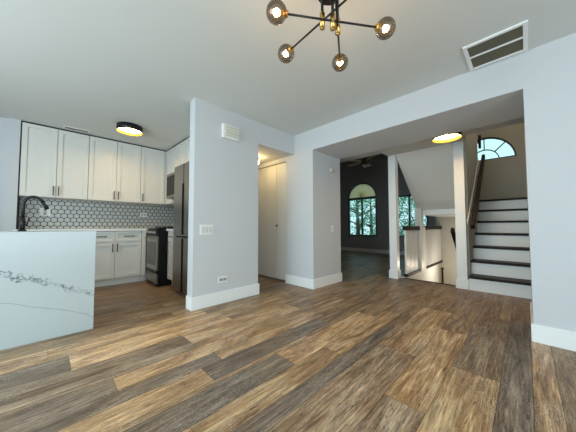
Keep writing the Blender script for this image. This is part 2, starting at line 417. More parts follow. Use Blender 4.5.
# foyer, stair hall, far room
struct('wall_foyer', 'wall', (XB, XC, -1.72, -1.6, 0, 2.4), (XC-0.02, XC+0.1, -1.6, -0.40, 0, 2.4))
struct('wall_stair_right', 'warmwall', (XC+0.1, WX, -0.50, -0.38, -1.6, 4.6))
struct('wall_stair_left', 'warmwall', (XC+0.13, 5.90, 0.632, 0.79, -1.6, 4.6))
struct('wall_upper', 'warmwall', (XC-0.30, XC-0.18, -0.5, 6.2, 2.4, 4.7), (XC-0.18, XC-0.0, -0.5, 0.63, 2.4, 2.5))
struct('wall_well_side', 'trim', (4.60, 6.93, 1.60, 1.70, -1.6, -0.001))
struct('wall_well_landing', 'warmwall', (6.93, WX, 1.60, 1.70, -1.6, -0.001), (4.55, 4.60, 0.79, 1.60, -1.6, -0.2))
struct('floor_basement', 'warmwall', (4.55, WX, -0.4, 1.7, -1.7, -1.6))
struct('wall_far_side', 'dimwall', (XB, WX2, 6.2, 6.3, -0.1, 3.5))
struct('wall_far_return', 'dimwall', (WX+T, WX2, 1.55, 1.67, -0.1, 3.5))

def arch_pts(cy, cz, r, n=24): return [(cy+r*math.cos(math.pi*k/n), cz+r*math.sin(math.pi*k/n)) for k in range(n+1)]
def wall_arch(name, m, x0, x1, y0, y1, z0, z1, cuts, kind='structure'):
    # wall slab facing -x with openings; each cut (oy0, oy1, oz0, spring z, arch?) ; built as vertical strips
    b = MB(); ys = sorted({y0, y1} | {c[0] for c in cuts} | {c[1] for c in cuts})
    for a, c in zip(ys[:-1], ys[1:]):
        mid = (a+c)/2; hit = [k for k in cuts if k[0] < mid < k[1]]
        if not hit: b.box(x0, x1, a, c, z0, z1); continue
        o0, o1, oz0, oz1, arch = hit[0]
        if oz0 > z0: b.box(x0, x1, a, c, z0, oz0)
        if not arch: b.box(x0, x1, a, c, oz1, z1)
        else:
            r = (o1-o0)/2; pts = arch_pts((o0+o1)/2, oz1, r)
            for (u0, v0), (u1, v1) in zip(pts[:-1], pts[1:]):
                b.prism([(u0, v0), (u1, v1), (u1, z1), (u0, z1)], 'x', x0, x1)
    return b.build(name, m, kind=kind)
W1 = (3.74, 4.88, 0.58, 1.99); W2 = (2.12, 3.20, 0.58, 1.96)
wall_arch('wall_far', 'dimwall', WX2, WX2+T, 1.55, 6.3, -0.2, 3.6, [(W1[0], W1[1], W1[2], W1[3], True), (W2[0], W2[1], W2[2], W2[3], False)])
HC, HZ, HR = 0.665, 2.515, 0.56
wall_arch('wall_stair_end', 'warmwall', WX, WX+T, -0.5, 1.72, -1.7, 4.7, [(HC-HR, HC+HR, HZ, HZ, True)])
struct('wall_outer_side', 'ext', (WX+T, WX2+T, 1.43, 1.55, -1.7, 4.7))

# baseboards
def baseboard(name, *segs, m='trim', h=0.145, t=0.0155):
    # seg: ('x'|'y' face axis, face position, sign of outward normal, a0, a1)
    b = MB()
    for ax, p, s, a0, a1 in segs:
        q = p+s*t
        if ax == 'x': b.box(min(p, q), max(p, q), a0, a1, 0, h, bev=0.003)
        else: b.box(a0, a1, min(p, q), max(p, q), 0, h, bev=0.003)
    return b.build(name, m, kind='structure')
baseboard('baseboard_right', ('x', XQ, -1, YN, YR+0.0155), ('y', YR, 1, XQ+.0002, XB+.0155), ('x', XQ, -1, YC-0.0155, 2.875), ('y', YC, -1, XQ+.0002, XB+0.0155), ('x', XB, 1, YC+.0002, 6.2))
baseboard('baseboard_partition', ('y', YP, -1, XPL-0.0155, XPR+0.0155), ('x', XPL, -1, YP+.0002, YPB), ('x', XPR, 1, YP+.0002, 6.18))
baseboard('baseboard_far', ('x', WX2, -1, 1.67, 6.2), ('y', 6.2, -1, XB, WX2), m='trim', h=0.13)
baseboard('baseboard_back', ('y', YN, 1, XL, XQ), ('x', XL, 1, YN, -.3), ('x', XL, 1, 3.3, 5.05))

# room windows behind the camera (daylight comes through them)
def plain_window(name, axis, pos, a0, a1, z0, z1, n, fm='winframe', w=0.06, d=0.07, mid_z=None, sgn=1):
    o = thing(name, ((pos if axis == 'x' else (a0+a1)/2), ((a0+a1)/2 if axis == 'x' else pos), z0), None, None); o['kind'] = 'structure'
    def bx(b, u0, u1, v0, v1, dd=d):
        if axis == 'x': b.box(pos-dd/2, pos+dd/2, u0, u1, v0, v1)
        else: b.box(u0, u1, pos-dd/2, pos+dd/2, v0, v1)
    b = MB(); bx(b, a0, a0+w, z0, z1); bx(b, a1-w, a1, z0, z1); bx(b, a0+w, a1-w, z0, z0+w); bx(b, a0+w, a1-w, z1-w, z1); b.build('window_frame', fm, o)
    for k in range(1, n):
        c = a0+(a1-a0)*k/n; b = MB(); bx(b, c-w/2, c+w/2, z0+w, z1-w); b.build('mullion', fm, o)
    g = MB(); bx(g, a0+w*.5, a1-w*.5, z0+w*.5, z1-w*.5, 0.006); g.build('pane', 'pane', o)
    return o
plain_window('window_1', 'x', XL-0.07, -0.25, 3.25, 0.06, 2.25, 3)
plain_window('window_2', 'y', YN-0.07, -1.5, 1.35, 0.3, 2.2, 3)
# far room windows
w3 = plain_window('window_3', 'x', WX2+0.05, W1[0], W1[1], W1[2], W1[3], 2, fm='darkframe', w=0.05)
b = MB(); cy, cz, r = (W1[0]+W1[1])/2, W1[3], (W1[1]-W1[0])/2
po = arch_pts(cy, cz, r); pi_ = arch_pts(cy, cz, r-0.04)
for k in range(len(po)-1): b.prism([po[k], po[k+1], pi_[k+1], pi_[k]], 'x', WX2+0.02, WX2+0.08)
b.box(WX2+.02, WX2+.08, W1[0], W1[1], cz-0.03, cz+0.03); b.build('arch_frame', 'darkframe', w3)
b = MB()   # fan-pleated half-round shade
n = 36
for k in range(n):
    a0, a1 = math.pi*k/n, math.pi*(k+1)/n; am = (a0+a1)/2; R = r-0.05
    def Pt(a, rr, x): return (x, cy+rr*math.cos(a), cz+0.03+rr*math.sin(a)*0.97)
    for (s, e, xs, xe) in ((a0, am, WX2+0.03, WX2+0.045), (am, a1, WX2+0.045, WX2+0.03)):
        vs = [b.bm.verts.new(p) for p in (Pt(s, 0.04, xs), Pt(e, 0.04, xe), Pt(e, R, xe), Pt(s, R, xs))]; b.bm.faces.new(vs)
b.build('pleated_shade', 'shade', w3)
plain_window('window_4', 'x', WX2+0.05, W2[0], W2[1], W2[2], W2[3], 2, fm='darkframe', w=0.05)
# half-round stair window
w5 = thing('window_5', (WX+0.06, HC, HZ), None, None); w5['kind'] = 'structure'
b = MB(); po = arch_pts(HC, HZ, HR); pi_ = arch_pts(HC, HZ, HR-0.03)
for k in range(len(po)-1): b.prism([po[k], po[k+1], pi_[k+1], pi_[k]], 'x', WX+0.03, WX+0.09)
b.box(WX+.03, WX+.09, HC-HR, HC+HR, HZ, HZ+0.03)
po = arch_pts(HC, HZ, 0.275); pi_ = arch_pts(HC, HZ, 0.255)
for k in range(len(po)-1): b.prism([po[k], po[k+1], pi_[k+1], pi_[k]], 'x', WX+0.04, WX+0.08)
for a in (45, 90, 135):
    a = math.radians(a); c, s = math.cos(a), math.sin(a); t = 0.010
    b.prism([(HC+.26*c-s*t, HZ+.26*s+c*t), (HC+.26*c+s*t, HZ+.26*s-c*t), (HC+(HR-.02)*c+s*t, HZ+(HR-.02)*s-c*t), (HC+(HR-.02)*c-s*t, HZ+(HR-.02)*s+c*t)], 'x', WX+.04, WX+.08)
b.build('window_frame', 'darkframe', w5)
b = MB(); b.prism(arch_pts(HC, HZ, HR-0.01), 'x', WX+0.058, WX+0.064); b.build('pane', 'pane', w5)

# closet bifold door, track
d = thing('door_1', (XQ+0.03, 3.4, 0.0), None, None); d['kind'] = 'structure'
ya = 2.885
for k in range(4):
    y0, y1 = ya+k*0.262, ya+(k+1)*0.262-0.006
    p = MB().box(XQ+0.025, XQ+0.055, y0, y1, 0.03, 2.045, bev=0.004).build('door_panel', 'door', d)
    if k == 0:
        MB().cyl((XQ+0.024, y1-0.03, 0.957), (XQ+0.010, y1-0.03, 0.957), 0.008, m='black').sphere((XQ+0.002, y1-0.03, 0.957), 0.017, 'black', 16).build('door_knob', 'black', p)
MB().box(XQ+0.01, XQ+0.07, 2.876, 3.948, 2.045, 2.06).build('door_track', 'slot', d)

# ------------------------------------------------------------------ columns
def column(y0, y1, label):
    o = thing('column', (XC+0.07, (y0+y1)/2, 0), label, 'column', 'white foyer columns')
    MB().box(XC, XC+0.13, y0, y1, 0, 2.25, bev=0.004).build('shaft', 'trim', o)
    MB().box(XC-0.0155, XC+0.1455, y0-0.0155, y1+0.0155, 0, 0.145, bev=0.004).build('base_trim', 'trim', o)
column(1.665, 1.795, 'white square column at the left edge of the open stairwell')
column(0.646, 0.778, 'white square column beside the staircase going up')
# ------------------------------------------------------------------ stairs up
st = thing('staircase', (5.2, 0.13, 0), 'white risers and dark wood treads of the stairs going up to the landing', 'staircase')
X0, RU, TR = 4.44, 0.207, 0.247
for k in range(7):
    x = X0+k*TR
    MB().box(x, x+0.02, -0.375, 0.628, k*RU, (k+1)*RU-0.035).build('riser', 'trim', st)
    if k < 6: MB().box(x-0.03, x+TR+0.0, -0.375, 0.63, (k+1)*RU-0.035, (k+1)*RU, bev=0.008).build('tread', 'tread', st)
    else: MB().box(x-0.03, 5.93, -0.375, 0.63, (k+1)*RU-0.035, (k+1)*RU, bev=0.008).box(5.93, WX-0.005, -0.375, 1.58, (k+1)*RU-0.035, (k+1)*RU).build('landing', 'tread', st)
b = MB(); b.box(5.95, WX-0.005, -0.375, 1.58, 1.18, 1.41); b.build('landing_slab', 'trim', st)
# sloping underside of the upper flight and its edge beam
uf = thing('upper_flight', (5.0, 1.2, 1.18), 'sloping white underside of the upper stair flight above the stairwell', 'stair underside')
MB().prism([(5.62, 1.29), (5.62, 1.45), (4.45, 2.415), (4.45, 2.25)], 'y', 0.795, 1.66).build('soffit', 'slope', uf)
MB().box(5.60, 5.70, 0.795, 1.55, 1.175, 1.285, bev=0.004).build('edge_beam', 'trim', uf)
MB().box(5.50, 5.66, 1.56, 1.68, 0.0, 1.32, bev=0.004).build('post', 'trim', uf)
# stairs down
sd = thing('basement_stairs', (5.4, 1.2, -1.6), 'stairs going down into the open well behind the two columns', 'staircase')
for k in range(7):
    x = 4.62+k*TR
    MB().box(x, x+TR+.02, 0.80, 1.59, -(k+1)*RU-0.035, -(k+1)*RU, bev=0.006).build('tread', 'tread', sd)
    MB().box(x+TR, x+TR+0.02, 0.80, 1.59, -(k+2)*RU, -(k+1)*RU-0.036).build('riser', 'trim', sd)
# stair nosing edge of floor
struct('trim_1', 'tread', (4.57, 4.625, 0.79, 1.60, -0.03, 0.004))
# railings
def railing(x0, x1, label, n, yc=1.625):
    o = thing('stair_railing', ((x0+x1)/2, yc, 0), label, 'railing', 'railings along the stairwell')
    MB().box(x0, x1, yc-0.045, yc+0.03, 0.0, 0.05, bev=0.006).build('bottom_rail', 'tread', o)
    MB().box(x0, x1+0.0, yc-0.05, yc+0.04, 0.865, 0.945, bev=0.012).build('top_rail', 'tread', o)
    for k in range(n):
        x = x0+0.045+(x1-x0-0.09)*k/(n-1)
        MB().box(x-0.017, x+0.017, yc-0.02, yc+0.014, 0.051, 0.864).build('baluster', 'trim', o)
railing(4.73, 5.495, 'dark topped stairwell railing with white balusters nearest the left column', 10)
railing(5.97, 7.33, 'dark topped stairwell railing with white balusters beyond the beam post', 15)
b = MB(); b.box(5.70, 5.96, 1.60, 1.66, 0, 0.93, bev=.003); b.build('half_wall', 'trim', None, 'white half wall between the two stairwell railings', 'half wall')
o = thing('wall_handrail', (5.3, 0.58, 0.9), 'long dark wood handrail rising along the wall of the stairs', 'handrail')
def rail_bar(parent, p0, p1, w, h, m, name):
    p0, p1 = Vector(p0), Vector(p1); d = (p1-p0); b = MB(); L = d.length
    b.box(-L/2, L/2, -w/2, w/2, -h/2, h/2, bev=0.01)
    a = math.atan2(d.z, math.hypot(d.x, d.y)); yaw = math.atan2(d.y, d.x)
    R = Matrix.Rotation(yaw, 3, 'Z') @ Matrix.Rotation(-a, 3, 'Y')
    for v in b.bm.verts: v.co = R @ v.co + (p0+p1)/2
    return b.build(name, m, parent)
rail_bar(o, (4.36, 0.555, 0.93), (6.02, 0.555, 2.32), 0.05, 0.09, 'tread', 'rail')
rail_bar(o, (4.42, 0.62, 0.985), (5.88, 0.62, 2.21), 0.016, 0.06, 'trim', 'backing_board')
for x, z in ((4.75, 1.25), (5.55, 1.92)): MB().tube([(x, 0.62, z-0.06), (x, 0.58, z-0.065), (x, 0.557, z-0.03)], 0.008, m='black').build('bracket', 'black', o)
o = thing('upper_handrail', (5.95, 0.60, 2.5), 'short dark handrail end beside the half round window', 'handrail')
rail_bar(o, (5.93, 0.60, 2.47), (5.99, 0.60, 2.74), 0.04, 0.06, 'tread', 'rail')
MB().box(5.885, 5.935, 0.59, 0.628, 2.56, 2.60).build('bracket', 'black', o)
o = thing('basement_handrail', (5.2, 0.85, 0.3), 'dark handrail end descending behind the right column', 'handrail')
rail_bar(o, (4.66, 0.86, 0.89), (6.34, 0.86, -0.51), 0.045, 0.09, 'tread', 'rail')
for x, z in ((4.9, 0.55), (5.9, -0.28)): MB().tube([(x, 0.79, z-0.06), (x, 0.84, z-0.06), (x, 0.86, z-0.02)], 0.008, m='black').build('bracket', 'black', o)
b = MB(); b.box(7.15, 7.185, 1.54, 1.575, -1.599, -0.15, bev=0.004); b.box(7.14, 7.195, 1.53, 1.585, -0.15, -0.12, bev=.004)
b.build('newel_post', 'tread', None, 'dark newel post standing low in the stairwell by its end wall', 'newel post')

# ------------------------------------------------------------------ kitchen
def shaker_door(parent, face, a0, a1, z0, z1, axis, name='door', m='cab', th=0.0205, fr=0.055, sgn=-1):
    """front face at coordinate `face`, door spans a0..a1; axis 'y' faces -y, axis 'x' faces -x"""
    b = MB(); g = 0.004
    a0 += g; a1 -= g; z0 += g; z1 -= g
    def bx(u0, u1, v0, v1, d0, d1, bev=0.0):
        if axis == 'y': b.box(u0, u1, face+d0, face+d1, v0, v1, bev=bev)
        else: b.box(face+d0, face+d1, u0, u1, v0, v1, bev=bev)
    fr = min(fr, (a1-a0)*.3, (z1-z0)*.3)
    bx(a0, a0+fr, z0, z1, 0, th, 0.0015); bx(a1-fr, a1, z0, z1, 0, th, 0.0015)
    bx(a0+fr, a1-fr, z0, z0+fr, 0, th, 0.0015); bx(a0+fr, a1-fr, z1-fr, z1, 0, th, 0.0015)
    bx(a0+fr, a1-fr, z0+fr, z1-fr, 0.015, th)
    return b.build(name, m, parent)
def pull(parent, face, a, z0, z1, axis, horiz=None):
    b = MB(); r = 0.006; d = 0.03
    def P(u, dd, z): return (u, face-dd, z) if axis == 'y' else (face-dd, u, z)
    if horiz:
        u0, u1 = horiz; z = z0
        b.box(*( (u0, u1, face-d-.006, face-d+.006) if axis == 'y' else (face-d-.006, face-d+.006, u0, u1)), z-.006, z+.006, bev=.002)
        for u in (u0+.015, u1-.015): b.cyl(P(u, 0.0005, z), P(u, d, z), .005, n=8)
    else:
        b.box(*((a-.006, a+.006, face-d-.006, face-d+.006) if axis == 'y' else (face-d-.006, face-d+.006, a-.006, a+.006)), z0, z1, bev=.002)
        for z in (z0+.015, z1-.015): b.cyl(P(a, 0.0005, z), P(a, d, z), .005, n=8)
    return b.build('handle', 'black', parent)
ZU0, ZU1 = 1.375, 2.422
def upper(x0, x1, doors, label):
    o = thing('upper_cabinet', ((x0+x1)/2, (KY+KYW)/2, ZU0), label, 'kitchen cabinet', 'upper cabinets on the tiled wall')
    MB().box(x0+0.001, x1-0.001, KY+0.021, KYW-0.002, ZU0, ZU1).build('body', 'cab', o)
    for a0, a1, hx in doors:
        dd = shaker_door(o, KY, a0, a1, ZU0, ZU1, 'y')
        pull(dd, KY, hx, 1.405, 1.545, 'y')
upper(-0.297, 0.440, [(-0.297, 0.072, 0.043), (0.072, 0.440, 0.100)], 'white two door upper cabinet above the black faucet')
upper(0.440, 1.180, [(0.440, 0.815, 0.785), (0.815, 1.180, 0.845)], 'white two door upper cabinet, middle of the tiled wall')
upper(1.180, 1.597, [(1.180, 1.595, 1.215)], 'white single door upper cabinet in the corner by the stove')
MB().box(1.598, 1.634, KY+.004, KY+.03, ZU0, ZU1).build('corner_filler', 'cab', None, 'slim white filler strip where the two runs of upper cabinets meet', 'filler panel')
struct('cabinet_gap_shade', 'gap', (-0.309, 1.60, KY+.004, KYW, ZU1+0.001, H-0.001), (-0.309, -0.298, KY+.004, KY+.03, ZU0, ZU1))  # dark grey strips painted in for the shade around the upper cabinets
# uppers on the right wall
def upper_r(y0, y1, z0, doors, label, handles=None, xf=1.615):
    o = thing('upper_cabinet', ((xf+KXW)/2, (y0+y1)/2, z0), label, 'kitchen cabinet', 'upper cabinets over the appliances')
    MB().box(xf+0.021, KXW-0.002, y0+.001, y1-.001, z0, ZU1).build('body', 'cab', o)
    for k, (a0, a1) in enumerate(doors):
        dd = shaker_door(o, xf, a0, a1, z0, ZU1, 'x', fr=0.045)
        if handles and handles[k] is not None: pull(dd, xf, handles[k], z0+.03, z0+.15, 'x')
upper_r(4.61, 4.994, 1.375, [(4.62, 4.97)], 'narrow white upper cabinet in the corner, left of the microwave')
upper_r(4.09, 4.605, 1.885, [(4.35, 4.60), (4.095, 4.35)], 'short white upper cabinet directly above the microwave')
upper_r(3.66, 4.085, 1.375, [(3.665, 4.08)], 'white upper cabinet between the microwave and the fridge')
upper_r(2.84, 3.655, 1.885, [(3.25, 3.65), (2.845, 3.25)], 'short white upper cabinet directly above the fridge')
struct('side_gap_shade', 'gap', (1.62, KXW, 2.84, 4.99, ZU1+0.001, H-0.001))  # shade above the side-wall uppers, put in as a dark strip
# base cabinets
BF = 4.69
def base(x0, x1, cols, label):
    o = thing('base_cabinet', ((x0+x1)/2, 5.0, 0), label, 'kitchen cabinet', 'base cabinets on the tiled wall')
    MB().box(x0+.001, x1-.001, BF+0.021, KYW-0.016, 0.11, 0.868).build('body', 'cab', o)
    MB().box(x0+.001, x1-.001, BF+0.07, BF+0.09, 0.0, 0.109).build('toe_kick', 'cab', o)
    for a0, a1, hx, hor in cols:
        dr = shaker_door(o, BF, a0, a1, 0.69, 0.866, 'y', name='drawer', fr=0.035)
        pull(dr, BF, 0, 0.783, 0, 'y', horiz=hor)
        dd = shaker_door(o, BF, a0, a1, 0.115, 0.685, 'y')
        if hx: pull(dd, BF, hx, 0.535, 0.67, 'y')
base(0.40, 1.145, [(0.40, 0.772, 0.740, (.51, .66)), (0.772, 1.145, 0.802, (.885, 1.04))], 'white base cabinet with two drawers between island and stove')
base(-0.305, 0.395, [(-0.305, 0.045, 0.015, (-.2, -.06)), (0.045, 0.395, 0.075, (.14, .29))], 'white base cabinet at the left end, mostly behind the island')
b = MB(); b.box(1.147, 1.21, BF-0.01, BF+0.016, 0.11, 0.868); b.box(1.147, 1.25, BF+0.07, BF+0.09, 0, 0.109)
b.build('corner_filler', 'cab', None, 'narrow white filler panel beside the stove', 'filler panel')
o = thing('base_cabinet', (1.65, 3.86, 0), 'narrow white base cabinet between the stove and the fridge', 'kitchen cabinet')
MB().box(1.381, KXW-0.016, 3.67, 4.06, 0.11, 0.868).build('body', 'cab', o); MB().box(1.43, 1.45, 3.67, 4.06, 0, 0.109).build('toe_kick', 'cab', o)
dr = shaker_door(o, 1.36, 3.67, 4.06, 0.69, 0.866, 'x', name='drawer', fr=.035); pull(dr, 1.36, 0, 0.783, 0, 'x', horiz=(3.80, 3.94))
dd = shaker_door(o, 1.36, 3.67, 4.06, 0.115, 0.685, 'x'); pull(dd, 1.36, 4.02, .53, .66, 'x')
# countertops
b = MB(); b.box(-0.307, 1.20, 4.665, KYW-0.013, 0.870, 0.905, bev=.003); b.box(1.20, KXW-0.013, 4.615, KYW-.013, 0.870, 0.905, bev=.003)
b.build('countertop', 'counter', None, 'white quartz countertop running along the tiled wall', 'countertop')
MB().box(1.335, KXW-0.013, 3.665, 4.066, 0.870, 0.905, bev=.003).build('countertop', 'counter', None, 'short white countertop between the stove and the fridge', 'countertop')

# hexagon tiled backsplash
M['tile'] = mat('grey_hexagon_tile', (0.46, 0.47, 0.45), 0.25, bump=0.05, var=0.12, bscale=18)
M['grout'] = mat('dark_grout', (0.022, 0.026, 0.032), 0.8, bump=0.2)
def backsplash(name, axis, face, a0, a1, z0, z1, label):
    b = MB(); p = 0.0755; R = p/math.sqrt(3)-0.0055; row = p*math.sqrt(3)/2
    if axis == 'y': b.box(a0, a1, face, face+0.010, z0, z1, 'grout')
    else: b.box(face, face+0.010, a0, a1, z0, z1, 'grout')
    ti = b.mi('tile'); k = 0; z = z0+0.012
    while z < z1+R:
        a = a0+(p/2 if k % 2 else 0)
        while a < a1+p:
            pts = []
            for i in range(6):
                t = math.radians(30+60*i); u = min(max(a+R*math.cos(t), a0), a1); v = min(max(z+R*math.sin(t), z0), z1); pts.append((u, v))
            ar = abs(sum(pts[i][0]*pts[(i+1) % 6][1]-pts[(i+1) % 6][0]*pts[i][1] for i in range(6)))/2
            if ar > 2e-4:
                q = []
                for u, v in pts:
                    if not q or (abs(q[-1][0]-u)+abs(q[-1][1]-v)) > 1e-5: q.append((u, v))
                if abs(q[0][0]-q[-1][0])+abs(q[0][1]-q[-1][1]) < 1e-5: q.pop()
                if len(q) > 2:
                    if axis == 'y': vs = [b.bm.verts.new((u, face-0.0015, v)) for u, v in q]
                    else: vs = [b.bm.verts.new((face-0.0015, u, v)) for u, v in reversed(q)]
                    f = b.bm.faces.new(vs); f.material_index = ti
            a += p
        z += row; k += 1
    return b.build(name, None, None, label, 'backsplash')
backsplash('tiled_backsplash', 'y', KYW-0.0115, -0.307, KXW-0.012, 0.906, ZU0-0.001, 'grey hexagon tile backsplash with dark grout under the upper cabinets')
backsplash('tiled_backsplash', 'x', KXW-0.0115, 3.67, 5.285, 0.906, 1.374, 'hexagon tile backsplash on the side wall behind the stove')
struct('dark_side_strip', 'grout', (-0.3085, -0.300, 4.996, KYW-0.012, 0.906, ZU0-.001))  # plain dark strip on the side return next to the tiles

# island with waterfall panel
isl = thing('kitchen_island', (-0.4, 3.15, 0), 'white veined quartz waterfall island at the left foreground', 'kitchen island')
MB().box(-1.45, 0.325, 2.86, 2.90, 0.0, 0.90, bev=.003).build('waterfall_panel', 'marble', isl)
MB().box(-1.45, 0.325, 2.9005, 3.60, 0.862, 0.90, bev=.003).build('worktop', 'counter', isl)
MB().box(-1.40, 0.28, 2.901, 3.55, 0.02, 0.861).build('body', 'cab', isl)
fc = thing('faucet', (-0.165, 3.30, 0.90), 'matte black gooseneck faucet on the island', 'faucet')
MB().cyl((-0.165, 3.30, 0.9), (-0.165, 3.30, 0.915), 0.028, n=24).cyl((-0.165, 3.30, 0.915), (-0.165, 3.30, 1.03), 0.019, n=20).build('faucet_body', 'black', fc)
pts = [(-0.165, 3.30, 1.03), (-0.165, 3.30, 1.12)]
for k in range(0, 11):
    a = math.pi*(1-k/11.5); pts.append((-0.100+0.065*math.cos(a), 3.30, 1.145+0.078*math.sin(a)))
MB().tube(pts, 0.014).build('spout', 'black', fc)
e = Vector(pts[-1]); dn = (e-Vector(pts[-2])).normalized()
MB().cyl(e, e+dn*0.075, 0.0135, 0.018, n=20).build('spray_head', 'black', fc)
MB().cyl((-0.148, 3.30, 0.955), (-0.135, 3.285, 0.955), 0.008, n=12).cyl((-0.137, 3.288, 0.955), (-0.125, 3.28, 1.02), 0.005, n=10).build('lever', 'black', fc)

# outlets and switches
def outlet(x, z, axis, face, label, w=0.075, h=0.12, gangs=1, kind='outlet', group=None, slots='outlet'):
    """plate centred at coordinate x on a face looking -y (axis y) ; w is across"""
    loc = (x, face, z) if axis == 'y' else (face, x, z)
    o = thing('wall_'+kind if kind != 'outlet' else 'power_outlet', loc, label, kind, group)
    def bx(b, u0, u1, d0, d1, v0, v1, m=None, bev=0):
        if axis == 'y': b.box(u0, u1, face-d1, face-d0, v0, v1, m, bev=bev)
        else: b.box(face-d1, face-d0, u0, u1, v0, v1, m, bev=bev)
    b = MB(); bx(b, x-w/2, x+w/2, 0.0005, 0.008, z-h/2, z+h/2, bev=0.003); b.build('cover_plate', 'plate', o)
    for k in range(gangs):
        c = x+(k-(gangs-1)/2)*w/max(gangs, 1)*0.86
        if slots == 'outlet':
            if w > h:
                b = MB(); bx(b, c-.048, c-.005, 0.0085, 0.011, z-.017, z+.017, bev=.002); b.build('socket', 'slot', o)
                b = MB(); bx(b, c+.005, c+.048, 0.0085, 0.011, z-.017, z+.017, bev=.002); b.build('socket', 'slot', o)
            else:
                for dz in (-.026, .026):
                    b = MB(); bx(b, c-.017, c+.017, 0.0085, 0.011, z+dz-.02, z+dz+.02, bev=.002); b.build('socket', 'slot', o)
        else:
            b = MB(); bx(b, c-.016, c+.016, 0.0085, 0.0135, z-.033, z+.033, bev=.002); b.build('rocker', 'rocker', o)
    return o
outlet(-0.035, 1.170, 'y', KYW-0.0135, 'white outlet on the tiles behind the black faucet', w=0.12, h=0.12, gangs=1)
outlet(1.312, 1.17, 'y', KYW-0.0135, 'white outlet on the hexagon tiles left of the stove', w=0.12, h=0.075)
outlet(1.327, 0.904, 'y', YP, 'white triple light switch on the partition wall', w=0.165, h=0.12, gangs=3, kind='switch', slots='switch')
outlet(1.545, 0.289, 'y', YP, 'white outlet low on the partition wall above its baseboard', w=0.12, h=0.078)
outlet(3.35, 0.905, 'y', YC, 'white light switch on the side of the wide opening', w=0.072, h=0.118, kind='switch', slots='switch')
o = thing('thermostat', (3.345, YC, 1.875), 'small cream thermostat above the switch in the wide opening', 'thermostat')
MB().box(3.285, 3.395, YC-0.024, YC-0.0005, 1.845, 1.905, bev=.005).build('housing', 'cream', o); MB().box(3.345, 3.385, YC-0.027, YC-0.0242, 1.86, 1.89).build('display', 'slot', o)
# louvred door chime
o = thing('door_chime', (1.622, YP, 2.05), 'white louvred door chime box high on the partition wall', 'door chime')
MB().box(1.505, 1.740, YP-0.045, YP-0.0005, 2.055, 2.235, bev=.006).build('housing', 'plate', o)
for k in range(4):
    z = 2.082+k*0.037
    MB().box(1.530, 1.722, YP-0.060, YP-0.0455, z, z+0.022, bev=.004).build('louvre', 'cream', o)

# stove
sv = thing('stove', (1.6, 4.34, 0), 'narrow black and stainless gas stove against the kitchen side wall', 'stove')
y0, y1, xf = 4.085, 4.605, 1.205
MB().box(xf+0.03, KXW-0.02, y0, y1, 0.03, 0.90, bev=.004).build('body', 'enamel', sv)
MB().box(xf+0.02, KXW-0.02, y0-0.002, y1+0.002, 0.902, 0.915, bev=.004).build('cooktop', 'enamel', sv)
MB().box(KXW-0.06, KXW-0.02, y0, y1, 0.916, 0.99, bev=.004).build('backguard', 'enamel', sv)
b = MB()
for cx in (1.44, 1.72):
    for cy_ in (4.21, 4.48):
        b.cyl((cx, cy_, 0.916), (cx, cy_, 0.925), 0.035, n=16)
        for a in range(4):
            t = math.radians(90*a+45); b.box(cx-0.10, cx+0.10, cy_-0.005, cy_+0.005, 0.928, 0.938, rot=Matrix.Rotation(t, 3, 'Z'), piv=(cx, cy_, 0.933)) if a < 2 else None
for yy in (4.11, 4.345, 4.58): b.box(1.32, 1.86, yy-0.005, yy+0.005, 0.925, 0.938)
for xx in (1.32, 1.58, 1.86): b.box(xx-.005, xx+.005, 4.11, 4.58, 0.917, 0.938)
b.build('grate', 'black', sv)
cp = MB().box(xf, xf+0.028, y0, y1, 0.79, 0.90, bev=.006).build('control_panel', 'enamel', sv)
for k in range(5): MB().cyl((xf-0.0005, y0+0.07+k*0.095, 0.845), (xf-0.028, y0+0.07+k*0.095, 0.845), 0.019, 0.015, n=16).build('knob', 'slot', cp)
od = MB().box(xf, xf+0.028, y0+.002, y1-.002, 0.255, 0.785, bev=.005).build('oven_door', 'steel2', sv)
MB().box(xf-0.003, xf-0.0003, y0+0.055, y1-0.055, 0.33, 0.69, bev=.001).build('oven_window', 'dglass', od)
MB().tube([(xf, y0+.04, .755), (xf-.035, y0+.045, .75), (xf-.038, (y0+y1)/2, .75), (xf-.035, y1-.045, .75), (xf, y1-.04, .755)], .010).build('door_handle', 'steel2', od)
MB().box(xf+.006, xf+0.028, y0+.002, y1-.002, 0.20, 0.250).build('vent_strip', 'enamel', sv)
dr = MB().box(xf, xf+0.028, y0+.002, y1-.002, 0.05, 0.195, bev=.006).build('drawer', 'steel2', sv)
MB().tube([(xf+.004, y0+.03, .19), (xf-.02, y0+.10, .175), (xf-.024, (y0+y1)/2, .168), (xf-.02, y1-.10, .175), (xf+.004, y1-.03, .19)], .010).build('drawer_pull', 'steel2', dr)
MB().box(xf+.04, KXW-.05, y0+.02, y1-.02, 0.0, .03).build('plinth', 'enamel', sv)
# microwave
mw = thing('microwave', (1.73, 4.35, 1.40), 'stainless over the range microwave under the upper cabinet', 'microwave')
MB().box(1.525, KXW-0.004, 4.092, 4.604, 1.44, 1.88, bev=.004).build('body', 'steel', mw)
dd = MB().box(1.50, 1.524, 4.20, 4.604, 1.445, 1.875, bev=.004).build('door', 'steel', mw)
MB().box(1.497, 1.4997, 4.225, 4.585, 1.49, 1.83).build('door_window', 'enamel', dd)
MB().box(1.502, 1.524, 4.092, 4.198, 1.445, 1.875, bev=.004).build('control_panel', 'enamel', mw)
